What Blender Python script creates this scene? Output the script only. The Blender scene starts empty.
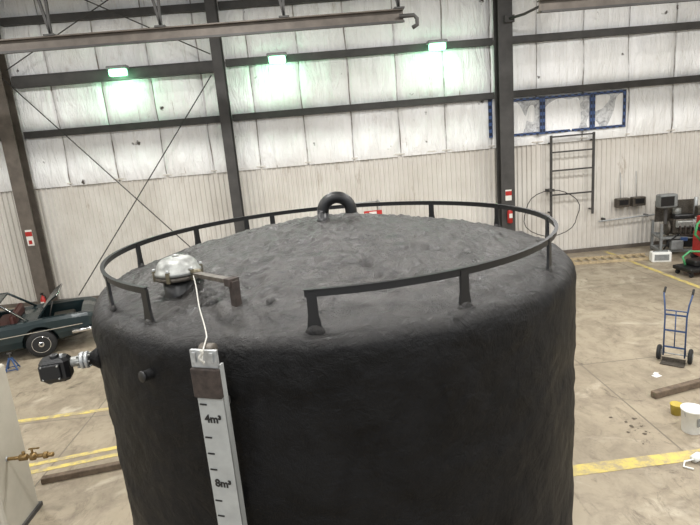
import bpy, math, random
from mathutils import Vector, Matrix, noise
random.seed(7)
S=bpy.context.scene
# ------------------------------------------------------------------ materials
def nd(nt,t,**k):
    n=nt.nodes.new(t)
    for a,b in k.items(): setattr(n,a,b)
    return n
def newmat(name):
    m=bpy.data.materials.new(name); m.use_nodes=True
    nt=m.node_tree; b=nt.nodes['Principled BSDF']
    return m,nt,b
def ramp(nt,fac,p0,p1,c0=(0,0,0,1),c1=(1,1,1,1)):
    r=nd(nt,'ShaderNodeValToRGB'); e=r.color_ramp.elements
    e[0].position=p0; e[0].color=c0; e[1].position=p1; e[1].color=c1
    nt.links.new(fac,r.inputs[0]); return r.outputs[0]
def tex(nt,scale,detail=4,rough=.6,sc=(1,1,1),coord='Object',dist=0):
    tc=nd(nt,'ShaderNodeTexCoord'); mp=nd(nt,'ShaderNodeMapping'); mp.inputs['Scale'].default_value=sc
    nt.links.new(tc.outputs[coord],mp.inputs[0])
    n=nd(nt,'ShaderNodeTexNoise'); n.inputs['Scale'].default_value=scale; n.inputs['Detail'].default_value=detail
    n.inputs['Roughness'].default_value=rough; n.inputs['Distortion'].default_value=dist
    nt.links.new(mp.outputs[0],n.inputs['Vector']); return n.outputs['Fac']
def mth(nt,op,a,b=None,c=None):
    m=nd(nt,'ShaderNodeMath',operation=op)
    for i,v in enumerate((a,b,c)):
        if v is None: continue
        if hasattr(v,'is_linked'): nt.links.new(v,m.inputs[i])
        else: m.inputs[i].default_value=v
    return m.outputs[0]
def mix(nt,fac,a,b,mode='MIX'):
    m=nd(nt,'ShaderNodeMix',data_type='RGBA',blend_type=mode)
    for i,v in ((0,fac),(6,a),(7,b)):
        if hasattr(v,'links') or hasattr(v,'is_linked'): nt.links.new(v,m.inputs[i])
        else: m.inputs[i].default_value=v
    return m.outputs[2]
def bump(nt,b,h,st=.3,d=.02):
    n=nd(nt,'ShaderNodeBump'); n.inputs['Distance'].default_value=d
    if hasattr(st,'is_linked'): nt.links.new(st,n.inputs['Strength'])
    else: n.inputs['Strength'].default_value=st
    nt.links.new(h,n.inputs['Height']); nt.links.new(n.outputs[0],b.inputs['Normal']); return n
def srgb(r,g,b):
    f=lambda c:((c/255+.055)/1.055)**2.4 if c>10 else c/255/12.92
    return (f(r),f(g),f(b),1)
def simple(name,c,rough=.5,metal=0,var=.25,scale=8,bs=.1,emit=0):
    m,nt,b=newmat(name); c=srgb(*c)
    n=tex(nt,scale,5)
    dark=tuple(x*(1-var) for x in c[:3])+(1,); lite=tuple(min(1,x*(1+var*.5)) for x in c[:3])+(1,)
    nt.links.new(ramp(nt,n,.3,.7,dark,lite),b.inputs['Base Color'])
    b.inputs['Roughness'].default_value=rough; b.inputs['Metallic'].default_value=metal
    if bs: bump(nt,b,n,bs,.01)
    if emit: b.inputs['Emission Color'].default_value=c; b.inputs['Emission Strength'].default_value=emit
    return m
M={}
M['steel']=simple('dark_painted_steel',(64,62,60),.6,0,.35,3)
M['steelb']=simple('brown_painted_steel',(98,90,82),.65,0,.35,3)
M['black']=simple('black_paint',(16,16,17),.45,0,.3,20)
M['rubber']=simple('black_rubber',(28,28,28),.8,0,.3,20)
M['rust']=simple('rusty_steel',(58,49,44),.85,.1,.5,25,.4)
M['alu']=simple('cast_aluminium',(150,151,147),.5,.6,.4,20,.3)
M['chrome']=simple('chrome',(215,215,215),.15,1,.05,5,0)
M['gal']=simple('galvanised_steel',(170,172,172),.45,.5,.25,30,.1)
M['brass']=simple('aged_brass',(140,114,72),.45,.6,.45,30,.3)
M['clamp']=simple('tarnished_clamp',(112,104,84),.55,.4,.45,30,.3)
M['white']=simple('white_plastic',(225,225,220),.5,0,.08,10,0)
M['yellow']=simple('yellow_plastic',(180,160,64),.5,0,.1,10,0)
M['blue']=simple('blue_paint',(48,74,116),.45,0,.3,15)
M['red']=simple('red_paint',(170,38,32),.45,0,.2,10)
M['green']=simple('green_hose',(70,150,95),.5,0,.2,10)
M['board']=simple('gauge_board_paint',(150,152,150),.45,.0,.15,10,.05)
M['print']=simple('black_print',(14,14,14),.6,0,0,5,0)
M['wood']=simple('old_timber',(104,89,74),.85,0,.45,9,.4)
M['palew']=simple('pale_timber',(178,160,128),.85,0,.35,9,.4)
M['paint']=simple('car_paint_dark_teal',(30,42,44),.22,.1,.15,4,0)
M['seat']=simple('red_brown_vinyl',(78,42,36),.6,0,.3,10)
M['beige']=simple('beige_cabinet',(178,173,160),.5,0,.1,3,.05)
M['grey']=simple('grey_enamel',(125,127,126),.5,0,.25,10)
M['dirty']=simple('dirty_machine_metal',(88,82,74),.5,.4,.6,30,.4)
M['conc']=simple('paper_white',(215,212,205),.8,0,.1,5,0)
M['rope']=simple('white_rope',(180,178,170),.8,0,.2,60,.3)
M['ceil']=simple('ceiling_deck',(104,103,101),.8,0,.3,2,0)
M['cream']=simple('side_wall_cladding',(196,192,182),.7,0,.15,2,.05)
M['lens']=simple('lamp_lens',(150,255,190),.4,0,0,1,0,emit=3.8)
M['bay']=simple('unseen_highbay_lens',(255,252,245),.4,0,0,1,0,emit=12)
m,nt,b=newmat('car_glass'); b.inputs['Base Color'].default_value=(.02,.03,.03,1); b.inputs['Roughness'].default_value=.05; M['glass']=m
m,nt,b=newmat('blue_dashed_tape'); tc=nd(nt,'ShaderNodeTexCoord'); ck=nd(nt,'ShaderNodeTexChecker'); ck.inputs['Scale'].default_value=9.3
ck.inputs[1].default_value=srgb(60,84,130); ck.inputs[2].default_value=srgb(20,30,54)
nt.links.new(tc.outputs['Object'],ck.inputs[0]); nt.links.new(ck.outputs[0],b.inputs['Base Color']); M['bluetape']=m
m,nt,b=newmat('crinkled_clear_film'); n=tex(nt,4.5,7,.7,dist=1.6)
c=ramp(nt,n,.34,.58,srgb(150,151,155),srgb(222,223,224)); nt.links.new(c,b.inputs['Base Color']); b.inputs['Roughness'].default_value=.2
bump(nt,b,n,.9,.06); M['film']=m
# upper wall insulation: sheets with seams, dirt streaks, crinkles
m,nt,b=newmat('white_vinyl_insulation')
n1=tex(nt,.45,4,.55); n2=tex(nt,1.3,8,.75,(1,1,.3)); n3=tex(nt,3.5,6,.7,(2.6,1,.2)); n4=tex(nt,2.3,3,.5); n5=tex(nt,1.2,6,.7,(9,1,.35))
c=mix(nt,ramp(nt,n1,.38,.72),srgb(250,250,250),srgb(232,231,228))
c=mix(nt,ramp(nt,n5,.56,.78),c,srgb(212,208,202))
c=mix(nt,ramp(nt,n2,.60,.78),c,srgb(180,168,156))
c=mix(nt,ramp(nt,n3,.66,.73),c,srgb(138,122,108))
c=mix(nt,ramp(nt,n4,.72,.76),c,srgb(70,62,56))
tc=nd(nt,'ShaderNodeTexCoord'); sx=nd(nt,'ShaderNodeSeparateXYZ'); nt.links.new(tc.outputs['Object'],sx.inputs[0])
xw=mth(nt,'ADD',sx.outputs[0],mth(nt,'MULTIPLY',mth(nt,'SUBTRACT',tex(nt,.5,2,.5),.5),.12))
fr=mth(nt,'FRACT',mth(nt,'DIVIDE',mth(nt,'ADD',xw,30.75),1.52))
sd=mth(nt,'ABSOLUTE',mth(nt,'SUBTRACT',fr,.5))          # .5 at the seam
seam=ramp(nt,sd,.484,.496)
seam2=mth(nt,'MULTIPLY',seam,ramp(nt,tex(nt,1.4,3,.6,(1,1,1)),.35,.6))
c=mix(nt,seam2,c,srgb(128,118,108))
nt.links.new(c,b.inputs['Base Color']); b.inputs['Roughness'].default_value=.34
hh=mth(nt,'ADD',tex(nt,1.8,6,.62,(2.2,1,.45),dist=2.6),mth(nt,'MULTIPLY',tex(nt,7,4,.6,(1.4,1,.6),dist=1),.22))
hh=mth(nt,'SUBTRACT',hh,mth(nt,'MULTIPLY',seam,.5))
bump(nt,b,hh,.8,.09); M['insul']=m
# wainscot
m,nt,b=newmat('corrugated_metal_liner')
n1=tex(nt,.6,6,.6); n2=tex(nt,2.5,6,.7,(1,1,.3))
c=mix(nt,ramp(nt,n1,.35,.7),srgb(214,210,203),srgb(196,190,181))
c=mix(nt,ramp(nt,n2,.62,.75),c,srgb(160,147,132))
nt.links.new(c,b.inputs['Base Color']); b.inputs['Roughness'].default_value=.45; M['liner']=m
# floor
m,nt,b=newmat('stained_concrete')
n1=tex(nt,.35,7,.62); n2=tex(nt,1.6,8,.72,dist=.5); n3=tex(nt,.9,5,.6,dist=1); n4=tex(nt,14,4,.6); n5=tex(nt,.8,8,.8,(1,1,1),dist=2); n6=tex(nt,3.5,9,.8,(1,.4,1),dist=1.5)
c=mix(nt,ramp(nt,n1,.35,.68),srgb(162,150,130),srgb(138,127,109))
c=mix(nt,ramp(nt,n2,.44,.70),c,srgb(116,105,90))
c=mix(nt,ramp(nt,n3,.58,.75),c,srgb(186,176,157))
c=mix(nt,ramp(nt,n6,.53,.66),c,srgb(112,101,86))
c=mix(nt,ramp(nt,n4,.62,.8),c,srgb(110,99,84))
c=mix(nt,ramp(nt,n5,.59,.67),c,srgb(88,78,66))
br=nd(nt,'ShaderNodeTexBrick'); tc=nd(nt,'ShaderNodeTexCoord'); nt.links.new(tc.outputs['Object'],br.inputs[0])
br.offset=0; br.inputs['Scale'].default_value=.22; br.inputs['Mortar Size'].default_value=.003; br.inputs['Brick Width'].default_value=1; br.inputs['Row Height'].default_value=1
c=mix(nt,br.outputs['Fac'],c,srgb(108,99,86))
nt.links.new(c,b.inputs['Base Color'])
nt.links.new(ramp(nt,n2,.3,.7,(.3,.3,.3,1),(.62,.62,.62,1)),b.inputs['Roughness']); bump(nt,b,n4,.08,.01); M['floor']=m
m,nt,b=newmat('worn_yellow_paint'); n2=tex(nt,5,8,.75)
c=mix(nt,ramp(nt,n2,.42,.58),srgb(198,178,96),srgb(154,141,112)); nt.links.new(c,b.inputs['Base Color']); b.inputs['Roughness'].default_value=.6; M['line']=m
m,nt,b=newmat('oil_stain'); b.inputs['Base Color'].default_value=srgb(78,68,56); b.inputs['Roughness'].default_value=.5; M['stain']=m
# tank foam
m,nt,b=newmat('black_sprayed_foam_coating')
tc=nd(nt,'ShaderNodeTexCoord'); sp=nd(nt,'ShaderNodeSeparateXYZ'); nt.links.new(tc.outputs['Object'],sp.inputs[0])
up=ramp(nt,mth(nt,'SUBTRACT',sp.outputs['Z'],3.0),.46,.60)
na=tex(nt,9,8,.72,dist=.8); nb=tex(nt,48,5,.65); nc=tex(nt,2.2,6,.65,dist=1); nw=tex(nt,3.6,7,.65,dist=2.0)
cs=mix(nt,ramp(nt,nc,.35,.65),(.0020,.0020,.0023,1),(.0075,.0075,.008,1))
ct=mix(nt,ramp(nt,na,.35,.68),(.012,.0115,.011,1),(.070,.065,.060,1))  # top: brown-grey dust tone, lifted further to paint in the sheen
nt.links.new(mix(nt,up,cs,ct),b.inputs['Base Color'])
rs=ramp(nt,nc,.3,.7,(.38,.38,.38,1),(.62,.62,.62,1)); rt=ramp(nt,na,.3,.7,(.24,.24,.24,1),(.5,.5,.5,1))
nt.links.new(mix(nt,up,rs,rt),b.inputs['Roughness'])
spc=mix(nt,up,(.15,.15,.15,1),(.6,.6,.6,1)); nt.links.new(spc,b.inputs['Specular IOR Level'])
h=mth(nt,'ADD',mth(nt,'MULTIPLY_ADD',nb,.28,na),mth(nt,'MULTIPLY',nw,.9))
bump(nt,b,h,ramp(nt,up,0,1,(.5,.5,.5,1),(.85,.85,.85,1)),.045); M['foam']=m

# ------------------------------------------------------------------ builder
class B:
    def __init__(s): s.v=[];s.f=[];s.m=[];s.sm=[];s.mats=[];s.T=Matrix()
    def mi(s,k):
        if k not in s.mats: s.mats.append(k)
        return s.mats.index(k)
    def add(s,vs,fs,k,smooth=False,T=None):
        o=len(s.v); A=s.T@(T if T is not None else Matrix())
        s.v+=[tuple(A@Vector(p)) for p in vs]; i=s.mi(k)
        for f in fs: s.f.append([o+j for j in f]); s.m.append(i); s.sm.append(smooth)
        return s
    def box(s,c,d,k,R=None,taper=1,bev=0):
        x,y,z=[q/2 for q in d]
        T=Matrix.Translation(c)@(R.to_4x4() if R is not None else Matrix())
        if bev:
            e=min(bev,x*.9,y*.9,z*.9)
            ring=lambda ax,ay,zz:[(-ax,-ay+e,zz),(-ax+e,-ay,zz),(ax-e,-ay,zz),(ax,-ay+e,zz),(ax,ay-e,zz),(ax-e,ay,zz),(-ax+e,ay,zz),(-ax,ay-e,zz)]
            P=ring(x-e*.6,y-e*.6,-z)+ring(x,y,-z+e)+ring(x,y,z-e)+ring(x-e*.6,y-e*.6,z)
            F=[list(range(7,-1,-1)),list(range(24,32))]
            for r in range(3):
                for j in range(8): F.append([r*8+j,r*8+(j+1)%8,r*8+8+(j+1)%8,r*8+8+j])
            return s.add(P,F,k,False,T)
        vs=[(-x,-y,-z),(x,-y,-z),(x,y,-z),(-x,y,-z),(-x*taper,-y*taper,z),(x*taper,-y*taper,z),(x*taper,y*taper,z),(-x*taper,y*taper,z)]
        fs=[(3,2,1,0),(4,5,6,7),(0,1,5,4),(1,2,6,5),(2,3,7,6),(3,0,4,7)]
        return s.add(vs,fs,k,False,T)
    def beam(s,p,q,w,h,k):
        p=Vector(p);q=Vector(q);d=q-p;L=d.length;R=d.to_track_quat('X','Z').to_matrix()
        return s.box((p+q)/2,(L,w,h),k,R)
    def lathe(s,prof,k,n=24,T=None,smooth=True):
        vs=[];fs=[]
        for r,z in prof:
            for j in range(n):
                a=2*math.pi*j/n; vs.append((r*math.cos(a),r*math.sin(a),z))
        for i in range(len(prof)-1):
            for j in range(n): fs.append([i*n+j,i*n+(j+1)%n,(i+1)*n+(j+1)%n,(i+1)*n+j])
        if prof[0][0]>1e-3: fs.append(list(range(n-1,-1,-1)))
        if prof[-1][0]>1e-3: fs.append([(len(prof)-1)*n+j for j in range(n)])
        return s.add(vs,fs,k,smooth,T)
    def cyl(s,p,q,r,k,n=16,r2=None):
        p=Vector(p);q=Vector(q);d=q-p
        T=Matrix.Translation(p)@d.to_track_quat('Z','Y').to_matrix().to_4x4()
        r2=r if r2 is None else r2; e=min(r*.15,d.length*.2)
        return s.lathe([(r-e,0),(r,e),(r2,d.length-e),(r2-e,d.length)],k,n,T)
    def tube(s,pts,r,k,n=8,closed=False):
        pts=[Vector(p) for p in pts]; N=len(pts); vs=[];fs=[]; up=None
        for i,p in enumerate(pts):
            a=pts[i-1] if (i>0 or closed) else p; c=pts[(i+1)%N] if (i<N-1 or closed) else p
            t=(c-a).normalized()
            if up is None:
                up=Vector((0,0,1)) if abs(t.z)<.9 else Vector((0,1,0))
            up=(up-t*up.dot(t)).normalized(); sd=t.cross(up)
            for j in range(n):
                g=2*math.pi*j/n; vs.append(tuple(p+up*math.cos(g)*r+sd*math.sin(g)*r))
        for i in range(N if closed else N-1):
            a=i*n; c=((i+1)%N)*n
            for j in range(n): fs.append([a+j,a+(j+1)%n,c+(j+1)%n,c+j])
        if not closed: fs.append(list(range(n-1,-1,-1))); fs.append([(N-1)*n+j for j in range(n)])
        return s.add(vs,fs,k,True)
    def build(s,name,loc=(0,0,0),rz=0,parent=None):
        me=bpy.data.meshes.new(name); me.from_pydata(s.v,[],s.f)
        for k in s.mats: me.materials.append(M[k])
        me.polygons.foreach_set('material_index',s.m); me.polygons.foreach_set('use_smooth',s.sm)
        import bmesh
        bm=bmesh.new(); bm.from_mesh(me); bmesh.ops.recalc_face_normals(bm,faces=bm.faces); bm.to_mesh(me); bm.free()
        me.update()
        o=bpy.data.objects.new(name,me); o.location=loc; o.rotation_euler=(0,0,rz)
        bpy.context.collection.objects.link(o)
        if parent: o.parent=parent
        return o
def arc(c,r,a0,a1,n,ax='xz'):
    P=[]
    for i in range(n+1):
        a=math.radians(a0+(a1-a0)*i/n); u=r*math.cos(a); v=r*math.sin(a)
        if ax=='xz': P.append((c[0]+u,c[1],c[2]+v))
        elif ax=='yz': P.append((c[0],c[1]+u,c[2]+v))
        else: P.append((c[0]+u,c[1]+v,c[2]))
    return P
# ------------------------------------------------------------------ room
XL,XR,YB,YF,ZC=-14,16,17.75,-7,10.6
b=B(); b.box(((XL+XR)/2,(YB+YF)/2,-.1),(XR-XL+.6,YB-YF+.6,.2),'floor'); b.build('floor')
b=B(); b.box(((XL+XR)/2,(YB+YF)/2,ZC+.1),(XR-XL+.6,YB-YF+.6,.2),'ceil'); ceil=b.build('ceiling')
for nm,x in (('wall_left',XL-.1),('wall_right',XR+.1)):
    b=B(); b.box((x,(YB+YF)/2,ZC/2),(.2,YB-YF,ZC),'cream'); b.build(nm)
G=[3.7,5.44,7.07,8.7,10.7]
b=B(); b.box(((XL+XR)/2,YB+.25,ZC/2),(XR-XL+.4,.2,ZC),'cream')
vs=[];fs=[]; nx=700; nz=150; z0=3.80
for j in range(nz+1):
    z=z0+(ZC-z0)*j/nz; fz=0
    for g0,g1 in zip(G[:-1],G[1:]):
        if g0<=z<=g1: w=(z-g0)/(g1-g0); fz=1-abs(2*w-1)**4
    for i in range(nx+1):
        x=XL+(XR-XL)*i/nx
        u=((x+30.75)/1.52)%1.0
        fx=1-.85*(1-min(u,1-u)*2)**9
        cr=1-2*abs(noise.noise(Vector((x*1.3+.8*noise.noise(Vector((x,z,2))),z*.5,5))))
        d=.14*fx*(.4+.6*fz)+.04*noise.noise(Vector((x*.9,z*.7,3)))+.016*noise.noise(Vector((x*3,z*2,8)))+.035*cr*fz
        vs.append((x,YB-.02-max(d,0.01),z))
for j in range(nz):
    for i in range(nx): a=j*(nx+1)+i; fs.append((a,a+1,a+nx+2,a+nx+1))
b.add(vs,fs,'insul',True)
vs=[];fs=[]; x=XL; pr=[]
while x<XR:
    for dx,dy in ((0,0),(.09,0),(.105,.04),(.14,.04),(.155,0)): pr.append((x+dx,YB-.03-dy))
    x+=.16
for (x,y) in pr: vs+= [(x,y,0),(x,y,3.87)]
for i in range(len(pr)-1): fs.append((2*i,2*i+2,2*i+3,2*i+1))
b.add(vs,fs,'liner'); b.box(((XL+XR)/2,YB-.06,3.88),(XR-XL,.12,.04),'liner')
wallb=b.build('wall_back')
b=B(); b.box(((XL+XR)/2,YB-.11,.06),(XR-XL,.06,.12),'steelb'); b.build('baseboard_back')
def girt(x0,x1,z,k='steel',h=.17,d=.22,y=None):
    y=(YB-.2) if y is None else y
    b=B(); L=x1-x0; xc=(x0+x1)/2
    b.box((xc,y-d/2,z),(L,.012,h),k); b.box((xc,y,z+h/2),(L,d,.012),k); b.box((xc,y,z-h/2),(L,d,.012),k)
    b.box((xc,y-d/2+.0,z+h/2+.012),(L,.03,.03),k)
    b.build('steel_girt',parent=wallb)
for a,c in ((-13.9,-9.45),(-8.95,-2.88),(-2.55,5.76),(6.24,15.9)):
    for z in (5.44,7.07,8.7): girt(a,c,z)
girt(-8.9,-2.9,6.97,'steel',.26,.28,YB-.3)
def column(x,w=.34,d=.4,k='steel',y=17.2):
    b=B(); z=ZC/2; zc=ZC-.01
    b.box((x,y-d/2,z),(w,.03,zc),k); b.box((x,y+d/2,z),(w,.03,zc),k); b.box((x,y,z),(.02,d,zc),k)
    b.box((x,y,.025),(w+.1,d+.05,.04),k)
    return b.build('steel_column')
column(-9.2,.42,.42,'steelb'); column(-2.72,.3,.38); colr=column(6.0,.44,.42)
for p,q in (((-2.95,17.0,6.7),(-8.1,17.0,.35)),((-9.0,17.0,7.1),(-4.2,17.0,1.4)),((-8.9,17.1,7.3),(-2.9,17.1,10.4)),((-2.9,17.05,7.3),(-8.9,17.05,10.4))):
    b=B(); b.tube([p,q],.017,'steel'); b.build('brace_rod',parent=wallb)
def rail(x0,x1,y,z):
    b=B(); L=x1-x0; xc=(x0+x1)/2
    b.box((xc,y,z+.13),(L,.24,.03),'steelb'); b.box((xc,y,z-.13),(L,.24,.03),'steelb'); b.box((xc,y,z),(L,.02,.26),'steelb')
    b.box((xc,y-.15,z-.16),(L,.05,.05),'steel')
    for xx in [x for x in (-9,-6.06,-3.46,-.5,2.3,6.1,9,12) if x0<x<x1+.1]:
        b.beam((xx,y,z+.15),(xx-.5,y,ZC-.0),.06,.06,'steel'); b.beam((xx,y,z+.15),(xx+.12,y,ZC-.0),.06,.06,'steel')
        b.box((xx,y,z+.16),(.25,.3,.04),'steel')
    return b
b=rail(-13.8,2.4,14,7.33); b.tube([(2.3,13.9,7.3),(2.65,13.9,7.3),(2.72,13.9,7.22),(2.72,13.9,7.08),(2.6,13.9,7.02)],.05,'steel'); b.build('overhead_crane_rail')
b=rail(5.8,15.9,14,7.3); b.build('overhead_crane_rail')
b=B(); b.tube([(6.1,16.9,7.6),(6.4,16.5,7.62),(6.8,16,7.75),(7.1,16,8.2)],.04,'steel'); b.box((6.1,16.925,7.6),(.3,.1,.2),'steel'); b.build('conduit_bracket',parent=colr)
for x in (-5.68,-.95,3.92):
    b=B(); b.box((0,0,.12),(.6,.28,.09),'grey',bev=.02); b.box((0,-.02,-.02),(.5,.22,.19),'lens',bev=.03); b.box((0,.15,.1),(.2,.06,.14),'steel')
    o=b.build('wall_pack_lamp',(x,17.1,7.02))
    L=bpy.data.lights.new('wall_pack_glow','POINT'); L.energy=36; L.color=(.45,1,.62); L.shadow_soft_size=.2
    lo=bpy.data.objects.new('glow',L); lo.location=(0,-.05,-.28); lo.parent=o; bpy.context.collection.objects.link(lo)
for x in (-9,-2,5,12):  # ceiling lamps out of view, added to light the closed hall
    for y in (-3.5,3.5,10.5):
        b=B(); b.lathe([(.08,.45),(.1,.2),(.3,.0),(.32,-.03)],'grey',20); b.lathe([(.28,-.02),(.27,-.04),(.0001,-.05)],'bay',20); b.tube([(0,0,.44),(0,0,ZC-9.405)],.015,'steel'); b.cyl((0,0,ZC-9.44),(0,0,ZC-9.402),.07,'steel')
        o=b.build('unseen_highbay_lamp',(x,y,9.4),0,ceil)
        L=bpy.data.lights.new('unseen_highbay_light','AREA'); L.shape='DISK'; L.size=.9; L.energy=485; L.color=(1,.985,.96)
        lo=bpy.data.objects.new('light',L); lo.location=(0,0,-.12); lo.parent=o; bpy.context.collection.objects.link(lo)
def window(i,x0,x1,z0,z1):
    b=B(); y=YB-.19; xc=(x0+x1)/2; zc=(z0+z1)/2
    b.box((0,.04,0),(x1-x0,.02,z1-z0),'film')
    t=.085
    for s in (-1,1):
        b.box((0,0,s*((z1-z0)/2-t/2)),(x1-x0,.05,t),'bluetape'); b.box((s*((x1-x0)/2-t/2),0,0),(t,.05,z1-z0-2*t),'bluetape')
    b.build('window_%d'%i,(xc,y,zc))
window(1,6.28,7.38,4.12,5.30); window(2,7.38,9.04,4.12,5.30); window(3,9.04,10.16,4.12,5.30)
b=B(); b.box((5.66,YB-.2,4.75),(.12,.04,1.2),'bluetape'); b.build('trim_1')
b=B()
b.beam((7.62,17.45,1.35),(7.62,17.45,4.05),.05,.07,'steel'); b.beam((9.05,17.45,1.35),(9.05,17.45,4.05),.05,.07,'steel')
for z in (2.1,2.9,3.5,4.0): b.beam((7.6,17.42,z),(9.07,17.42,z),.04,.05,'steel')
for x in (7.62,9.05):
    for z in (1.5,3.8): b.beam((x,17.45,z),(x,17.68,z),.05,.05,'steel')
b.build('wall_rack')
b=B(); b.tube([(7.6+.95*math.cos(a/24*6.283)*(1+.06*math.sin(a)),17.38,1.5+.78*math.sin(a/24*6.283)) for a in range(24)],.014,'rubber',closed=True)
b.box((7.6,17.5,2.27),(.2,.3,.08),'steel'); b.build('hanging_hose')
for x in (10.1,10.65):
    b=B(); b.box((0,0,0),(.45,.22,.3),'dirty',bev=.02); b.box((0,-.12,.02),(.3,.02,.16),'black'); b.tube([(0,.1,.1),(0,.16,1.0)],.012,'gal'); b.build('electrical_box',(x,17.5,1.62))
b=B(); b.tube([(9.3,17.5,1.05),(10.9,17.5,1.1),(15,17.5,1.15)],.03,'gal')
for x in (9.5,11,12.5,14): b.box((x,17.58,1.1),(.06,.2,.08),'steel')
b.build('wall_pipe')
def ext(loc):
    b=B(); b.lathe([(.06,0),(.085,.02),(.085,.38),(.05,.46),(.025,.5),(.025,.54)],'red',16); b.box((0,-.02,.57),(.05,.12,.04),'black'); b.tube([(0,-.03,.56),(.1,-.03,.5),(.11,-.03,.2)],.012,'rubber'); b.box((0,-.085,.25),(.1,.02,.14),'conc'); b.box((0,.085,.25),(.08,.03,.4),'steel'); b.build('fire_extinguisher',loc)
ext((6.0,16.86,1.4)); ext((-9.12,16.8,.0))
b=B(); b.box((0,0,0),(.2,.02,.5),'conc'); b.box((0,-.012,.12),(.2,.01,.14),'red'); b.box((0,-.012,-.14),(.1,.01,.12),'red'); b.build('fire_sign',(-9.2,16.965,2.35))
b=B(); b.box((0,0,0),(.2,.02,.35),'conc'); b.box((0,-.012,.06),(.2,.01,.14),'red'); b.build('fire_sign',(6.0,16.965,2.3))

# ------------------------------------------------------------------ tank
TX,TY,TR=.043,4.442,1.9
prof=[]
for i in range(170): prof.append((TR,3.38*i/170,0))
for i in range(1,15):
    a=math.radians(78*i/15); prof.append((TR-.11+.11*math.cos(a),3.38+.14*math.sin(a),a/1.4))
r1=TR-.11+.11*math.cos(math.radians(78)); z1=3.38+.14*math.sin(math.radians(78))
for i in range(150):
    r=r1*(1-i/150); prof.append((r,z1+.33*(1-(r/r1)**1.6),1))
N=540; vs=[];fs=[]
nn=noise.noise
def top_h(x,y):
    r=math.hypot(x,y); q=Vector((x,y,0))
    w1=q+Vector((.25*nn(q*1.7),.25*nn(q*1.7+Vector((9,0,0))),0))
    rid=.011*math.sin(r*28+4*nn(q*1.2))*(.3+.7*abs(nn(q*1.1+Vector((5,5,0)))))
    wr=.036*(.3-abs(nn(w1*3.0)))+.026*(.28-abs(nn(w1*6.5+Vector((3,1,0)))))+.018*(.3-abs(nn(q*13)))
    lump=.022*nn(q*1.7)+.012*nn(q*5)+.008*nn(q*24)
    hx,hy=x-.21,y+1.05; hole=-.05*math.exp(-(hx*hx+hy*hy)/.0016)
    return rid+wr+lump+hole
for (r,z,t) in prof:
    for j in range(N):
        a=2*math.pi*j/N; ca,sa=math.cos(a),math.sin(a); p=Vector((r*ca,r*sa,z))
        if t<1:
            band=.007*math.sin(z*22+5*nn(Vector((ca*2.2,sa*2.2,z*1.1))))*max(0,nn(Vector((ca*2,sa*2,z*1.3+4)))+.15)
            d=band+.018*nn(p*1.4)+.012*nn(Vector((p.x*3,p.y*3,p.z*4)))+.006*nn(Vector((p.x*9,p.y*9,p.z*10)))+.0035*nn(p*24)
            rr=r+d*(1-.4*t)
        else: rr=r
        zz=z
        if t>0: zz+=min(1,t)*top_h(p.x,p.y)*(.6 if r>1.6 else (1 if r<1.4 else 1-.4*(r-1.4)/.2))
        vs.append((rr*ca,rr*sa,zz))
n=len(prof)
for i in range(n-1):
    for j in range(N): fs.append((i*N+j,i*N+(j+1)%N,(i+1)*N+(j+1)%N,(i+1)*N+j))
fs.append([(n-1)*N+j for j in range(N)]); fs.append(list(range(N-1,-1,-1)))
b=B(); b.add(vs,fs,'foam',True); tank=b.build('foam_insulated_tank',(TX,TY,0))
def zs(x,y):
    r=math.hypot(x,y); return z1+.33*(1-(r/r1)**1.6)+top_h(x,y)*.6
def P(ang,r,z): a=math.radians(ang); return (r*math.cos(a),r*math.sin(a),z)
ZR=3.753; RR=1.774
b=B(); A0,A1=264,360+231; K=160
sec_=((RR-.005,ZR+.004),(RR+.005,ZR+.004),(RR+.005,ZR-.034),(RR-.005,ZR-.034))
sec2=((RR-.012,ZR+.009),(RR+.014,ZR+.009),(RR+.014,ZR+.003),(RR-.012,ZR+.003))
for sec in (sec_,sec2):
    vs=[];fs=[]
    for i in range(K+1):
        a=A0+(A1-A0)*i/K
        for r,z in sec: vs.append(P(a,r,z))
    for i in range(K):
        for j in range(4): fs.append((i*4+j,i*4+(j+1)%4,i*4+4+(j+1)%4,i*4+4+j))
    fs.append(list(range(4))); fs.append([K*4+j for j in range(4)])
    b.add(vs,fs,'black')
for a in (211,230.3,168,141,121,111,50,22,-8,-37,-67,-94.8):
    T=Matrix.Translation(P(a,RR,0))@Matrix.Rotation(math.radians(a),4,'Z')
    zt=ZR-.004; zb=3.48
    pts=[(-.026,zt),(.026,zt),(.028,3.62),(.036,3.57),(.044,zb),(-.044,zb),(-.036,3.57),(-.028,3.62)]
    v=[(-.009,y,z) for y,z in pts]+[(.009,y,z) for y,z in pts]
    f=[tuple(range(8)),tuple(range(15,7,-1))]+[(i,(i+1)%8,8+(i+1)%8,8+i) for i in range(8)]
    b.add(v,f,'black',False,T)
    T2=T@Matrix.Translation((0,0,3.52))@Matrix.Diagonal((.4,1,1,1)); b.lathe([(.06,-.03),(.052,.015),(.040,.035),(.026,.045)],'foam',14,T2)
b.build('top_rail',(0,0,0),0,tank)
# gooseneck vent
b=B(); pts=[(-.02,.08,3.83),(-.02,.08,3.95)]+[(.1+.12*math.cos(math.radians(180-180*i/14)),.08,3.94+.12*math.sin(math.radians(180-180*i/14))) for i in range(15)]+[(.22,.08,3.78)]
pts=[(x-.03,y,z-.03) for x,y,z in pts]
b.tube(pts,.05,'black',16); b.lathe([(.11,-.04),(.085,.03),(.052,.07)],'foam',18,Matrix.Translation((.19,.08,3.82))); b.lathe([(.05,0),(.06,0),(.06,.03),(.05,.03)],'black',18,Matrix.Translation((-.05,.08,3.83)))
b.build('gooseneck_vent',(0,0,0),0,tank)
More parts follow.
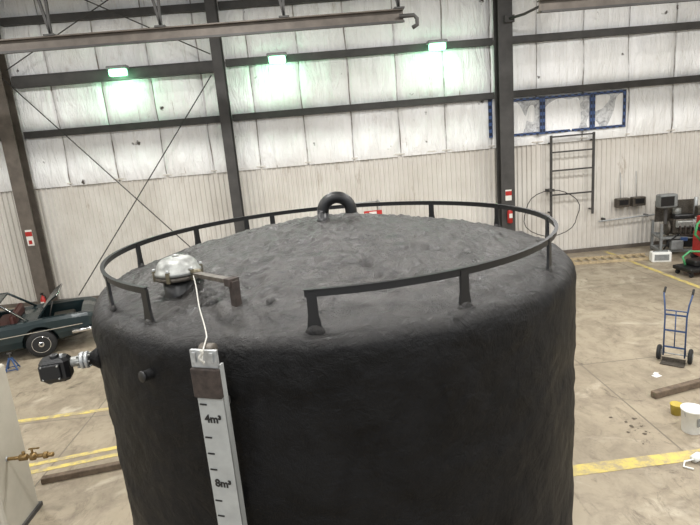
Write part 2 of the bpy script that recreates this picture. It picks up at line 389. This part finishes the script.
# hatch
b=B(); hx,hy=-1.0-TX,3.5-TY
T=Matrix.Translation((hx,hy,3.55))
b.lathe([(.15,-.02),(.125,.02),(.105,.05),(.105,.16)],'black',28,T)
b.lathe([(.14,.15),(.15,.155),(.15,.175),(.14,.18)],'dirty',28,T)
b.lathe([(.145,.183),(.152,.187),(.152,.207),(.138,.217),(.132,.242),(.115,.268),(.09,.286),(.05,.296),(.0001,.299)],'alu',32,T)
b.lathe([(.02,.29),(.022,.308),(.0001,.311)],'alu',12,T)
for k in range(6):
    a=math.radians(60*k+20); q=(hx+.15*math.cos(a),hy+.15*math.sin(a))
    b.box((q[0],q[1],3.735),(.022,.022,.07),'clamp',Matrix.Rotation(a,3,'Z')); b.cyl((q[0],q[1],3.76),(q[0],q[1],3.785),.01,'gal',8)
b.box((hx+.13,hy-.08,3.745),(.08,.05,.035),'clamp',bev=.01)
b.build('thief_hatch',(0,0,0),0,tank)
# bracket arm
b=B(); p0=(-.88-TX,3.42-TY,3.735); p1=(-.56-TX,3.06-TY,3.745)
b.beam(p0,p1,.05,.025,'dirty'); b.beam((-.6-TX,3.10-TY,3.742),(-.56-TX,3.06-TY,3.742),.07,.045,'rust')
b.box((-.565-TX,3.06-TY,3.64),(.045,.045,.22),'rust',Matrix.Rotation(-.8,3,'Z')); b.lathe([(.07,-.03),(.05,.02),(.03,.03)],'foam',12,Matrix.Translation((-.565-TX,3.06-TY,3.55)))
b.build('bracket_arm',(0,0,0),0,tank)
b=B()
for x,y,r in ((-.72,3.14,.035),(-.36,3.02,.03),(-.78,3.25,.04)):
    b.lathe([(r,-.03),(r*.9,.015),(r*.5,.03),(.0001,.032)],'foam',12,Matrix.Translation((x-TX,y-TY,zs(x-TX,y-TY))))
b.build('foam_nubs',(0,0,0),0,tank)
b=B(); b.cyl((-1.07,-1.49,3.29),(-1.14,-1.588,3.30),.03,'foam',12); b.cyl((-1.14,-1.588,3.30),(-1.15,-1.602,3.302),.033,'black',12); b.build('side_stub',(0,0,0),0,tank)
# chain
b=B(); pts=[]
c0=Vector((hx+.12,hy-.1,3.74)); c1=Vector((-.70,-1.83,3.58))
for i in range(61):
    t=i/60; p=c0.lerp(c1,t); p.z-=.02*math.sin(math.pi*t); p.x+=.003*math.sin(t*9); pts.append(p)
pts.append(Vector((-.71,-1.93,3.53))); pts.append(Vector((-.705,-1.965,3.50)))
b.tube(pts,.0038,'rope',6)
b.tube([(-.71+.010*math.sin(i*.9),-1.955,3.56-.008*i) for i in range(10)],.007,'rope',6)
b.build('gauge_chain',(0,0,0),0,tank)
# gauge board
gb=B(); W=.15
gb.box((0,0,1.9),(W,.012,3.1),'board'); gb.box((-W/2+.006,.02,1.9),(.012,.05,3.1),'board'); gb.box((W/2-.006,.02,1.9),(.012,.05,3.1),'board')
gb.box((0,-.012,3.36),(W+.012,.03,.16),'rust',bev=.006); gb.box((0,.0,3.49),(W,.02,.09),'gal'); gb.cyl((-.04,.04,3.52),(.04,.04,3.52),.035,'dirty',16)
gb.box((-.05,-.006,3.50),(.02,.03,.05),'gal'); gb.box((.05,-.006,3.50),(.02,.03,.05),'gal')
for z in (.6,1.6,2.6,3.2): gb.box((0,.075,z),(.06,.12,.04),'steel')
for i in range(60):
    z=3.235-i*.095+.0
    if z<.4: break
    if i%4!=1: gb.box((-.045,-.0075,z),(.04,.004,.008),'print')
ga=math.radians(249.4); GR=2.02
gauge=gb.build('gauge_board',(GR*math.cos(ga),GR*math.sin(ga),0),ga+math.pi/2,tank)
def text(s,x,z,size,par):
    cu=bpy.data.curves.new('label','FONT'); cu.body=s; cu.size=size; cu.extrude=.001; cu.offset=.0018; cu.align_x='CENTER'
    t=bpy.data.objects.new('tmp',cu); bpy.context.collection.objects.link(t)
    dg=bpy.context.evaluated_depsgraph_get(); me=bpy.data.meshes.new_from_object(t.evaluated_get(dg)); bpy.data.objects.remove(t)
    me.materials.clear(); me.materials.append(M['print'])
    o=bpy.data.objects.new('label_text',me); o.location=(x,-.0085,z); o.rotation_euler=(math.pi/2,0,0); o.parent=par; bpy.context.collection.objects.link(o)
for k in range(7): text('%dm\u00b3'%(4*(k+1)),.0,3.135-k*.38,.062,gauge)
# valve / transmitter on tank side
b=B()
rad=Vector((-1,-.18,0)).normalized(); base=Vector((-1.70,-.78,3.14))
b.lathe([(.1,0),(.07,.05),(.05,.08)],'foam',16,Matrix.Translation(base)@rad.to_track_quat('Z','Y').to_matrix().to_4x4())
b.cyl(base-rad*.1,base+rad*.16,.028,'black',16)
b.cyl(base+rad*.10,base+rad*.125,.06,'gal',20); b.cyl(base+rad*.13,base+rad*.155,.06,'gal',20)
for k in range(6):
    a=k*math.pi/3; o_=Vector((0,math.cos(a)*.045,math.sin(a)*.045)); b.cyl(base+o_+rad*.08,base+o_+rad*.175,.007,'alu',6)
b.cyl(base+rad*.15,base+rad*.22,.036,'alu',16)
bc=base+rad*.32+Vector((0,0,-.03)); R=Matrix.Rotation(.18,3,'Z')
b.box(bc,(.19,.13,.17),'black',R,bev=.025); b.box(bc+Vector((-.01,-.07,.0)),(.14,.02,.11),'black',R,bev=.008)
for dx in (-.06,.05):
    for dz in (-.045,.045): b.cyl(bc+Vector((dx,-.075,dz)),bc+Vector((dx,-.09,dz)),.007,'alu',8)
b.cyl(bc+Vector((.0,0,.07)),bc+Vector((0,0,.105)),.03,'black',12); b.cyl(bc+Vector((-.06,0,-.07)),bc+Vector((-.06,0,-.11)),.018,'alu',10)
b.cyl(bc+Vector((.06,-.02,.07)),bc+Vector((.06,-.02,.11)),.012,'gal',8)
b.build('level_transmitter',(0,0,0),0,tank)

# ------------------------------------------------------------------ cabinet with brass valve
b=B(); b.box((0,0,1.05),(1.1,.7,2.1),'beige',bev=.02); b.box((-.02,-.355,1.05),(1.0,.015,1.96),'beige',bev=.005); b.box((.38,-.37,1.1),(.03,.03,.18),'gal')
for z in (.5,1.6): b.box((-.5,-.365,z),(.03,.02,.12),'gal')
b.box((0,0,.03),(1.16,.74,.06),'steel')
b.cyl((.5,-.05,.98),(.72,-.05,.98),.022,'brass',12); b.cyl((.70,-.05,.98),(.80,-.05,.98),.042,'brass',8); b.lathe([(.02,0),(.05,.02),(.05,.07),(.02,.09)],'brass',12,Matrix.Translation((.87,-.05,.98))@Matrix.Rotation(math.pi/2,4,'Y')@Matrix.Translation((0,0,-.045)))
b.cyl((.9,-.05,.98),(1.02,-.05,.98),.026,'brass',8); b.cyl((1.0,-.05,.98),(1.05,-.05,.98),.045,'brass',8)
b.cyl((.87,-.05,.98),(.87,-.05,1.08),.014,'brass',8); b.box((.9,-.05,1.085),(.13,.022,.012),'brass'); b.cyl((.76,-.05,.98),(.76,-.05,1.06),.02,'brass',8); b.cyl((.52,-.05,.98),(.56,-.05,.98),.035,'gal',8)
b.cyl((1.04,-.05,.98),(1.12,-.05,.98),.03,'brass',8)
b.build('utility_cabinet',(-4.78,6.25,0))
# ------------------------------------------------------------------ floor lines
def strip(x0,y0,x1,y1,w):
    p=Vector((x0,y0,.003));q=Vector((x1,y1,.003)); b=B(); b.beam(p,q,w,.004,'line'); b.build('floor_marking')
strip(-12,8.75,-2,9.5,.12); strip(-12,6.2,-2.2,8.22,.1); strip(-12,6.0,-2.2,7.98,.1)
strip(9.5,9,9.5,17.4,.14); strip(2.4,6.05,9.0,6.2,.22)
# ------------------------------------------------------------------ clutter
b=B(); b.box((0,0,.045),(1.15,.1,.09),'wood',bev=.01); b.box((.02,.09,.02),(1.0,.06,.04),'wood',bev=.005); b.build('timber_beam',(-3.9,7.24,0),.17)
b=B(); b.box((0,0,.055),(1.7,.11,.11),'wood',bev=.012); b.build('timber_beam',(5.85,7.84,0),.235)
b=B(); b.lathe([(.12,0),(.125,.01),(.145,.33),(.155,.335),(.155,.36),(.145,.365),(.138,.355),(.12,.04),(.0001,.035)],'white',28)
b.tube(arc((0,0,.33),.155,180,360,14,'xz'),.004,'gal',6); b.box((0,-.138,.2),(.14,.01,.12),'grey'); b.build('plastic_bucket',(4.97,6.65,0),.3)
b=B(); b.lathe([(.07,0),(.085,.15),(.09,.155),(.09,.17),(.082,.17),(.07,.03),(.0001,.03)],'yellow',20); b.build('yellow_tub',(5.06,7.12,0))
b=B(); b.lathe([(.05,0),(.055,.12),(.045,.13),(.0001,.13)],'white',16,Matrix.Translation((0,0,.055))@Matrix.Rotation(math.pi/2,4,'Y')); b.tube([(0,.0,.05),(-.1,.05,.03),(-.2,.0,.02),(-.15,-.1,.02)],.012,'white',6); b.build('fallen_bottle',(4.5,5.95,0),.4)
b=B(); b.box((0,0,.006),(.14,.1,.01),'conc'); b.box((.05,.06,.014),(.1,.07,.006),'conc',Matrix.Rotation(.4,3,'Z')); b.build('paper_scrap',(5.54,8.35,0),.3)
b=B()
for i in range(16):
    r=random.uniform(.008,.035); x=random.gauss(0,.11);y=random.gauss(0,.22)
    b.add([(x+r*(1+.3*math.sin(j*2.1+i))*math.cos(j*.785),y+r*math.sin(j*.785),.004+i*.00004) for j in range(8)],[tuple(range(8))],'stain')
b.build('oil_spots',(4.33,6.85,0))
# hand truck
b=B()
for s in (-1,1):
    b.tube([(s*.17,0,.12),(s*.17,0,.9),(s*.19,.03,1.12),(s*.22,.10,1.27),(s*.22,.2,1.34)],.014,'blue',8)
    b.cyl((s*.22,.12,1.29),(s*.22,.24,1.36),.02,'rubber',8)
    T=Matrix.Translation((s*.25,.08,.14))@Matrix.Rotation(math.pi/2,4,'Y')@Matrix.Translation((0,0,-.035))
    b.lathe([(.07,0),(.125,.005),(.14,.02),(.14,.05),(.125,.065),(.07,.07)],'rubber',24,T); b.lathe([(.0001,-.004),(.065,-.004),(.065,.074),(.0001,.074)],'grey',16,T)
    b.tube([(s*.17,0,.4),(s*.17,.08,.14)],.012,'blue')
b.tube([(-.25,.08,.14),(.25,.08,.14)],.012,'gal')
for z in (.3,.62,.92): b.box((0,0,z),(.34,.012,.03),'blue')
b.tube([(0,0,.3),(0,0,1.0)],.01,'blue'); b.tube([(-.18,0,1.0),(.18,0,1.0)],.012,'blue')
b.box((0,-.09,.012),(.38,.18,.012),'dirty'); b.box((0,0,.05),(.38,.012,.08),'dirty')
b.build('hand_truck',(6.13,8.78,0),-.75)
# ladder lying by the wall
b=B()
for s in (-.3,.3): b.beam((-1.25,s,.04),(1.25,s,.04),.035,.08,'palew')
for k in range(10): b.beam((-1.12+k*.25,-.3,.045),(-1.12+k*.25,.3,.045),.035,.035,'palew')
b.build('wooden_ladder',(9.0,16.25,0),-.12)
b=B(); b.box((0,0,.15),(.55,.3,.3),'white',bev=.02); b.box((0,-.155,.15),(.4,.01,.18),'grey'); b.box((0,0,.31),(.4,.06,.03),'grey'); b.build('white_case',(10.25,15.55,0),-.3)
# low black dolly
b=B(); b.box((0,0,.2),(1.0,.7,.1),'black',bev=.02); b.box((.1,.05,.33),(.6,.4,.16),'black',bev=.03)
for sx in (-.4,.4):
    for sy in (-.25,.25): b.cyl((sx,sy-.02,.075),(sx,sy+.02,.075),.075,'rubber',14); b.box((sx,sy,.14),(.05,.06,.06),'steel')
b.tube([(-.3,.1,.27),(-.35,.15,.5),(-.1,.2,.62),(.2,.1,.6),(.45,.0,.45)],.03,'green'); b.build('tool_dolly',(10.25,13.9,0),.1)
# engine test stand
b=B()
for sx in (-.65,.65):
    for sy in (-.4,.4): b.box((sx,sy,.5),(.07,.07,1.0),'grey')
    b.box((sx,0,.12),(.08,.9,.08),'grey'); b.box((sx,0,.55),(.07,.9,.07),'grey')
for sy in (-.4,.4): b.box((0,sy,.55),(1.3,.07,.07),'grey'); b.box((0,sy,.12),(1.3,.07,.07),'grey')
b.box((.1,0,.85),(.7,.5,.5),'dirty',bev=.06); b.box((.1,-.28,.95),(.6,.12,.22),'alu',bev=.03); b.box((.1,.0,1.16),(.62,.3,.14),'black',bev=.03)
b.lathe([(.2,0),(.24,.02),(.24,.08),(.2,.1)],'dirty',20,Matrix.Translation((-.3,0,.8))@Matrix.Rotation(-math.pi/2,4,'Y'))
for k in range(4): b.tube([(-.1+k*.15,-.3,.9),(-.1+k*.15,-.42,.85),(-.1+k*.13,-.44,.65),(.35,-.42,.55)],.03,'rust',8)
b.cyl((.5,.1,1.1),(.5,.1,1.75),.06,'gal',12); b.cyl((-.05,.1,1.2),(-.05,.1,1.42),.13,'alu',16)
b.box((-.45,-.1,1.25),(.08,.08,.6),'steel'); b.box((-.45,-.15,1.72),(.55,.35,.42),'grey',Matrix.Rotation(.2,3,'Z'),bev=.04); b.box((-.485,-.335,1.72),(.42,.02,.3),'black',Matrix.Rotation(.2,3,'Z'))
b.tube([(.2,-.3,1.2),(.5,-.5,1.3),(.75,-.4,1.0),(.7,-.45,.5),(.3,-.6,.2)],.025,'rubber'); b.tube([(.0,-.3,.7),(-.4,-.5,.5),(-.6,-.5,.2)],.022,'rubber')
b.box((-.2,-.42,.32),(.35,.2,.3),'grey',bev=.02); b.lathe([(.1,0),(.1,.25),(.0001,.3)],'red',14,Matrix.Translation((.4,-.1,.6)))
b.box((.2,.2,.3),(.9,.3,.35),'black',bev=.02); b.box((.55,-.2,1.35),(.3,.3,.3),'dirty',bev=.03); b.box((0,.38,1.3),(1.2,.05,.7),'dirty')
b.box((.45,-.46,.8),(.25,.06,.2),'yellow',bev=.01); b.box((.0,-.46,.5),(.2,.05,.12),'blue',bev=.01)
b.build('engine_test_stand',(11.45,16.5,0),-.25)
b=B(); b.box((0,0,.55),(.6,.6,.75),'red',bev=.05); b.box((0,0,.98),(.5,.5,.12),'black',bev=.03); b.cyl((-.2,-.32,.12),(-.2,-.26,.12),.12,'rubber',16); b.cyl((.2,-.32,.12),(.2,-.26,.12),.12,'rubber',16); b.cyl((-.2,.26,.12),(-.2,.32,.12),.12,'rubber',16); b.cyl((.2,.26,.12),(.2,.32,.12),.12,'rubber',16)
for k in range(3): b.box((0,-.305,.35+k*.2),(.5,.02,.02),'black')
b.box((0,0,1.2),(.5,.5,.35),'red',bev=.04)
b.tube([(-.3,-.2,.7),(-.5,-.3,.9),(-.45,-.3,1.2),(-.1,-.1,1.45),(.1,0,1.35)],.035,'green'); b.tube([(.25,.25,.9),(.25,.4,1.2),(-.25,.4,1.2),(-.25,.25,.9)],.02,'gal'); b.build('red_compressor',(11.4,15.1,0),-.2)
# rolling platform ladder behind tank
b=B()
for s in (-.35,.35):
    b.tube([(s,-.8,.05),(s,.3,1.9),(s,.9,1.9),(s,.9,.05)],.02,'gal'); b.tube([(s,.3,1.9),(s,.3,2.7)]+[(s,.35+.05*i,2.75) for i in range(10)]+[(s,.9,2.7),(s,.9,1.9)],.018,'gal')
for i in range(8): b.box((0,-.75+i*.145,.2+i*.235),(.68,.18,.02),'grey')
b.box((0,.6,1.91),(.7,.6,.02),'grey'); b.tube([(-.35,.9,2.7),(.35,.9,2.7)],.018,'gal'); b.box((.15,.28,2.45),(.5,.02,.16),'red'); b.box((.15,.265,2.45),(.2,.01,.1),'conc')
for s in (-.35,.35):
    for y in (-.8,.9): b.cyl((s-.02,y,.05),(s+.02,y,.05),.05,'rubber',12)
b.build('rolling_platform_ladder',(1.2,14.3,0),0)

# ------------------------------------------------------------------ car
b=B()
st=[(-2.5,.70,.42,.66),(-2.42,.86,.34,.76),(-2.1,.92,.30,.84),(-1.5,.94,.26,.88),(-.9,.94,.24,.90),(0,.95,.24,.90),(.9,.95,.24,.90),(1.4,.95,.27,.92),(2.0,.93,.33,.91),(2.35,.90,.40,.89),(2.5,.82,.48,.82)]
vs=[];fs=[]
def sec(x,w,zb,zt):
    H=[(0,zb),(w*.82,zb),(w*.96,zb+.08),(w,zb+.22*(zt-zb)/.6),(w*.985,zt-.2),(w*.97,zt-.08),(w*.93,zt),(w*.84,zt+.01),(w*.6,zt-.03),(0,zt)]
    L=[(x,-y,z) for y,z in H]; Rr=[(x,y,z) for y,z in H[1:-1]][::-1]
    return L+Rr
K=None
for s_ in st:
    q=sec(*s_); K=len(q); vs+=q
for i in range(len(st)-1):
    for j in range(K): fs.append((i*K+j,i*K+(j+1)%K,(i+1)*K+(j+1)%K,(i+1)*K+j))
fs.append(tuple(range(K))); fs.append(tuple((len(st)-1)*K+j for j in range(K))[::-1])
b.add(vs,fs,'paint',True)
body=b.build('tmpbody')
c=B()
for x in (1.25,-1.55):
    for s in (-1,1): c.cyl((x,s*.68,.36),(x,s*1.1,.36),.40,'rubber',32)
c.box((-.05,0,.85),(1.7,1.45,.7),'seat')      # open cockpit
c.box((1.72,0,.85),(.95,1.25,.7),'black')     # open boot
cut=c.build('tmpcut')
md=body.modifiers.new('b','BOOLEAN'); md.object=cut; md.operation='DIFFERENCE'; md.solver='EXACT'
dg=bpy.context.evaluated_depsgraph_get(); me=bpy.data.meshes.new_from_object(body.evaluated_get(dg))
V=[tuple(v.co) for v in me.vertices]; F=[tuple(p.vertices) for p in me.polygons]
bpy.data.objects.remove(body); bpy.data.objects.remove(cut)
b=B(); b.add(V,F,'paint',False)
for x in (1.25,-1.55):
    for s in (-1,1):
        T=Matrix.Translation((x,s*.88,.33))@Matrix.Rotation(-s*math.pi/2,4,'X')@Matrix.Translation((0,0,-.11))
        b.lathe([(.2,0),(.31,.01),(.33,.04),(.33,.16),(.31,.2),(.22,.205)],'rubber',32,T)
        b.lathe([(.0001,.20),(.06,.21),(.07,.18),(.17,.18),(.2,.21),(.215,.2)],'chrome',28,T)
        b.lathe([(.0001,.0),(.2,.0),(.2,.17),(.0001,.175)],'chrome',20,T)
cab=[(-.95,.80,.90),(-.35,.64,1.36),(.50,.62,1.38),(1.05,.78,.92)]
vv=[]
for x,w,z in cab: vv+=[(x,-w,z),(x,w,z)]
b.add(vv,[(0,1,3,2)],'glass')
b.add([(x,y,z+.02) for x,y,z in vv[2:6]]+[(x,y,z-.02) for x,y,z in vv[2:6]],[(0,1,3,2),(4,6,7,5),(0,2,6,4),(1,5,7,3),(0,4,5,1),(2,3,7,6)],'paint')
for s in (-1,1):
    b.tube([(-.95,s*.80,.9),(-.35,s*.64,1.37),(.50,s*.62,1.38),(1.05,s*.78,.9)],.03,'paint'); b.tube([(-.95,s*.82,.905),(-.35,s*.66,1.395),(.50,s*.64,1.40),(1.05,s*.80,.905)],.012,'chrome')
b.box((-.35,0,.74),(.5,1.36,.2),'seat',bev=.05); b.box((-.05,0,.92),(.14,1.36,.42),'seat',bev=.05); b.box((.45,0,.74),(.4,1.36,.2),'seat',bev=.05); b.box((.72,0,.88),(.14,1.36,.4),'seat',bev=.05)
b.tube(arc((-.6,-.35,.95),.17,0,345,16,'yz'),.012,'black',6)
L0=[];n_=8
for i in range(n_+1):
    t=i/n_; x=1.24+t*.50; z=.93+.52*math.sin(t*1.25)
    L0.append((x,z))
vv=[];ff=[]
for x,z in L0: vv+=[(x,-.66,z-.02),(x,-.3,z),(x,.3,z),(x,.66,z-.02),(x+.03,.64,z-.04),(x+.03,-.64,z-.04)]
for i in range(n_):
    for j in range(6): ff.append((i*6+j,i*6+(j+1)%6,i*6+6+(j+1)%6,i*6+6+j))
ff.append(tuple(range(6))); ff.append(tuple(n_*6+j for j in range(6)))
b.add(vv,ff,'paint',False); b.tube([(L0[-1][0]+.01,-.66,L0[-1][1]-.02),(L0[-1][0]+.01,.66,L0[-1][1]-.02)],.012,'chrome')
b.tube([(1.5,-.6,.9),(1.62,-.6,1.25)],.012,'steel')
b.box((1.72,.2,.62),(.5,.5,.2),'dirty',bev=.03)
b.tube([(1.95,-.97,.50),(2.4,-.95,.50),(2.56,-.78,.50),(2.6,0,.50),(2.56,.78,.50),(2.4,.95,.50),(1.95,.97,.50)],.055,'chrome',10)
b.tube([(-1.95,-.97,.48),(-2.4,-.93,.48),(-2.56,-.6,.48),(-2.6,0,.48),(-2.56,.6,.48),(-2.4,.93,.48),(-1.95,.97,.48)],.055,'chrome',10)
for s in (-1,1):
    b.lathe([(.085,0),(.085,.05),(.05,.09),(.0001,.1)],'red',16,Matrix.Translation((2.42,s*.7,.69))@Matrix.Rotation(math.pi/2,4,'Y')); b.lathe([(.1,0),(.1,.04),(.088,.05)],'chrome',16,Matrix.Translation((2.42,s*.7,.69))@Matrix.Rotation(math.pi/2,4,'Y'))
    b.lathe([(.1,0),(.1,.05),(.0001,.08)],'conc',16,Matrix.Translation((-2.42,s*.65,.62))@Matrix.Rotation(-math.pi/2,4,'Y'))
    b.beam((-1.9,s*.955,.62),(2.2,s*.95,.66),.015,.02,'chrome'); b.box((-.2,s*.955,.76),(.14,.02,.02),'chrome')
b.box((2.52,0,.66),(.02,.3,.12),'conc')
b.build('vintage_car',(-8.56,12.97,0),math.radians(20))
b=B()
for s in (-1,1):
    for t in (-1,1): b.beam((s*.12,t*.12,.01),(s*.03,t*.03,.28),.03,.02,'blue')
b.box((0,0,.28),(.09,.09,.04),'blue'); b.cyl((0,0,.25),(0,0,.4),.02,'steel'); b.box((0,0,.41),(.1,.05,.03),'steel'); b.beam((-.12,-.12,.04),(.12,-.12,.04),.02,.02,'blue'); b.beam((-.12,.12,.04),(.12,.12,.04),.02,.02,'blue')
b.build('jack_stand',(-7.45,11.85,0),.3)
b=B(); b.tube([(-.4,-.3,.02),(-.1,0,.02),(.3,.1,.02),(.5,-.2,.02),(.2,-.5,.02),(-.2,-.4,.02),(0,.3,.02),(.4,1.2,.02),(.5,2.2,.02)],.018,'rubber'); b.build('floor_cable',(-6.0,14.7,0))

# ------------------------------------------------------------------ world & camera
w=bpy.data.worlds.new('world'); S.world=w; w.use_nodes=True; bg=w.node_tree.nodes['Background']; bg.inputs[0].default_value=(.85,.92,1,1); bg.inputs[1].default_value=.85
f,pi_,ro,ya=533.0,.227,.087,.041
fw=Vector((math.sin(ya)*math.cos(pi_),math.cos(ya)*math.cos(pi_),-math.sin(pi_)))
r0=Vector((math.cos(ya),-math.sin(ya),0)); u0=r0.cross(fw)
r=r0*math.cos(ro)-u0*math.sin(ro); u=u0*math.cos(ro)+r0*math.sin(ro)
cd=bpy.data.cameras.new('camera'); cd.sensor_width=36; cd.lens=36*f/700; cd.clip_start=.05
co=bpy.data.objects.new('camera',cd); Mx=Matrix((r,u,-fw)).transposed().to_4x4(); Mx.translation=Vector((0,0,4.5)); co.matrix_world=Mx
bpy.context.collection.objects.link(co); S.camera=co
S.view_settings.view_transform='Standard'; S.view_settings.exposure=0.0
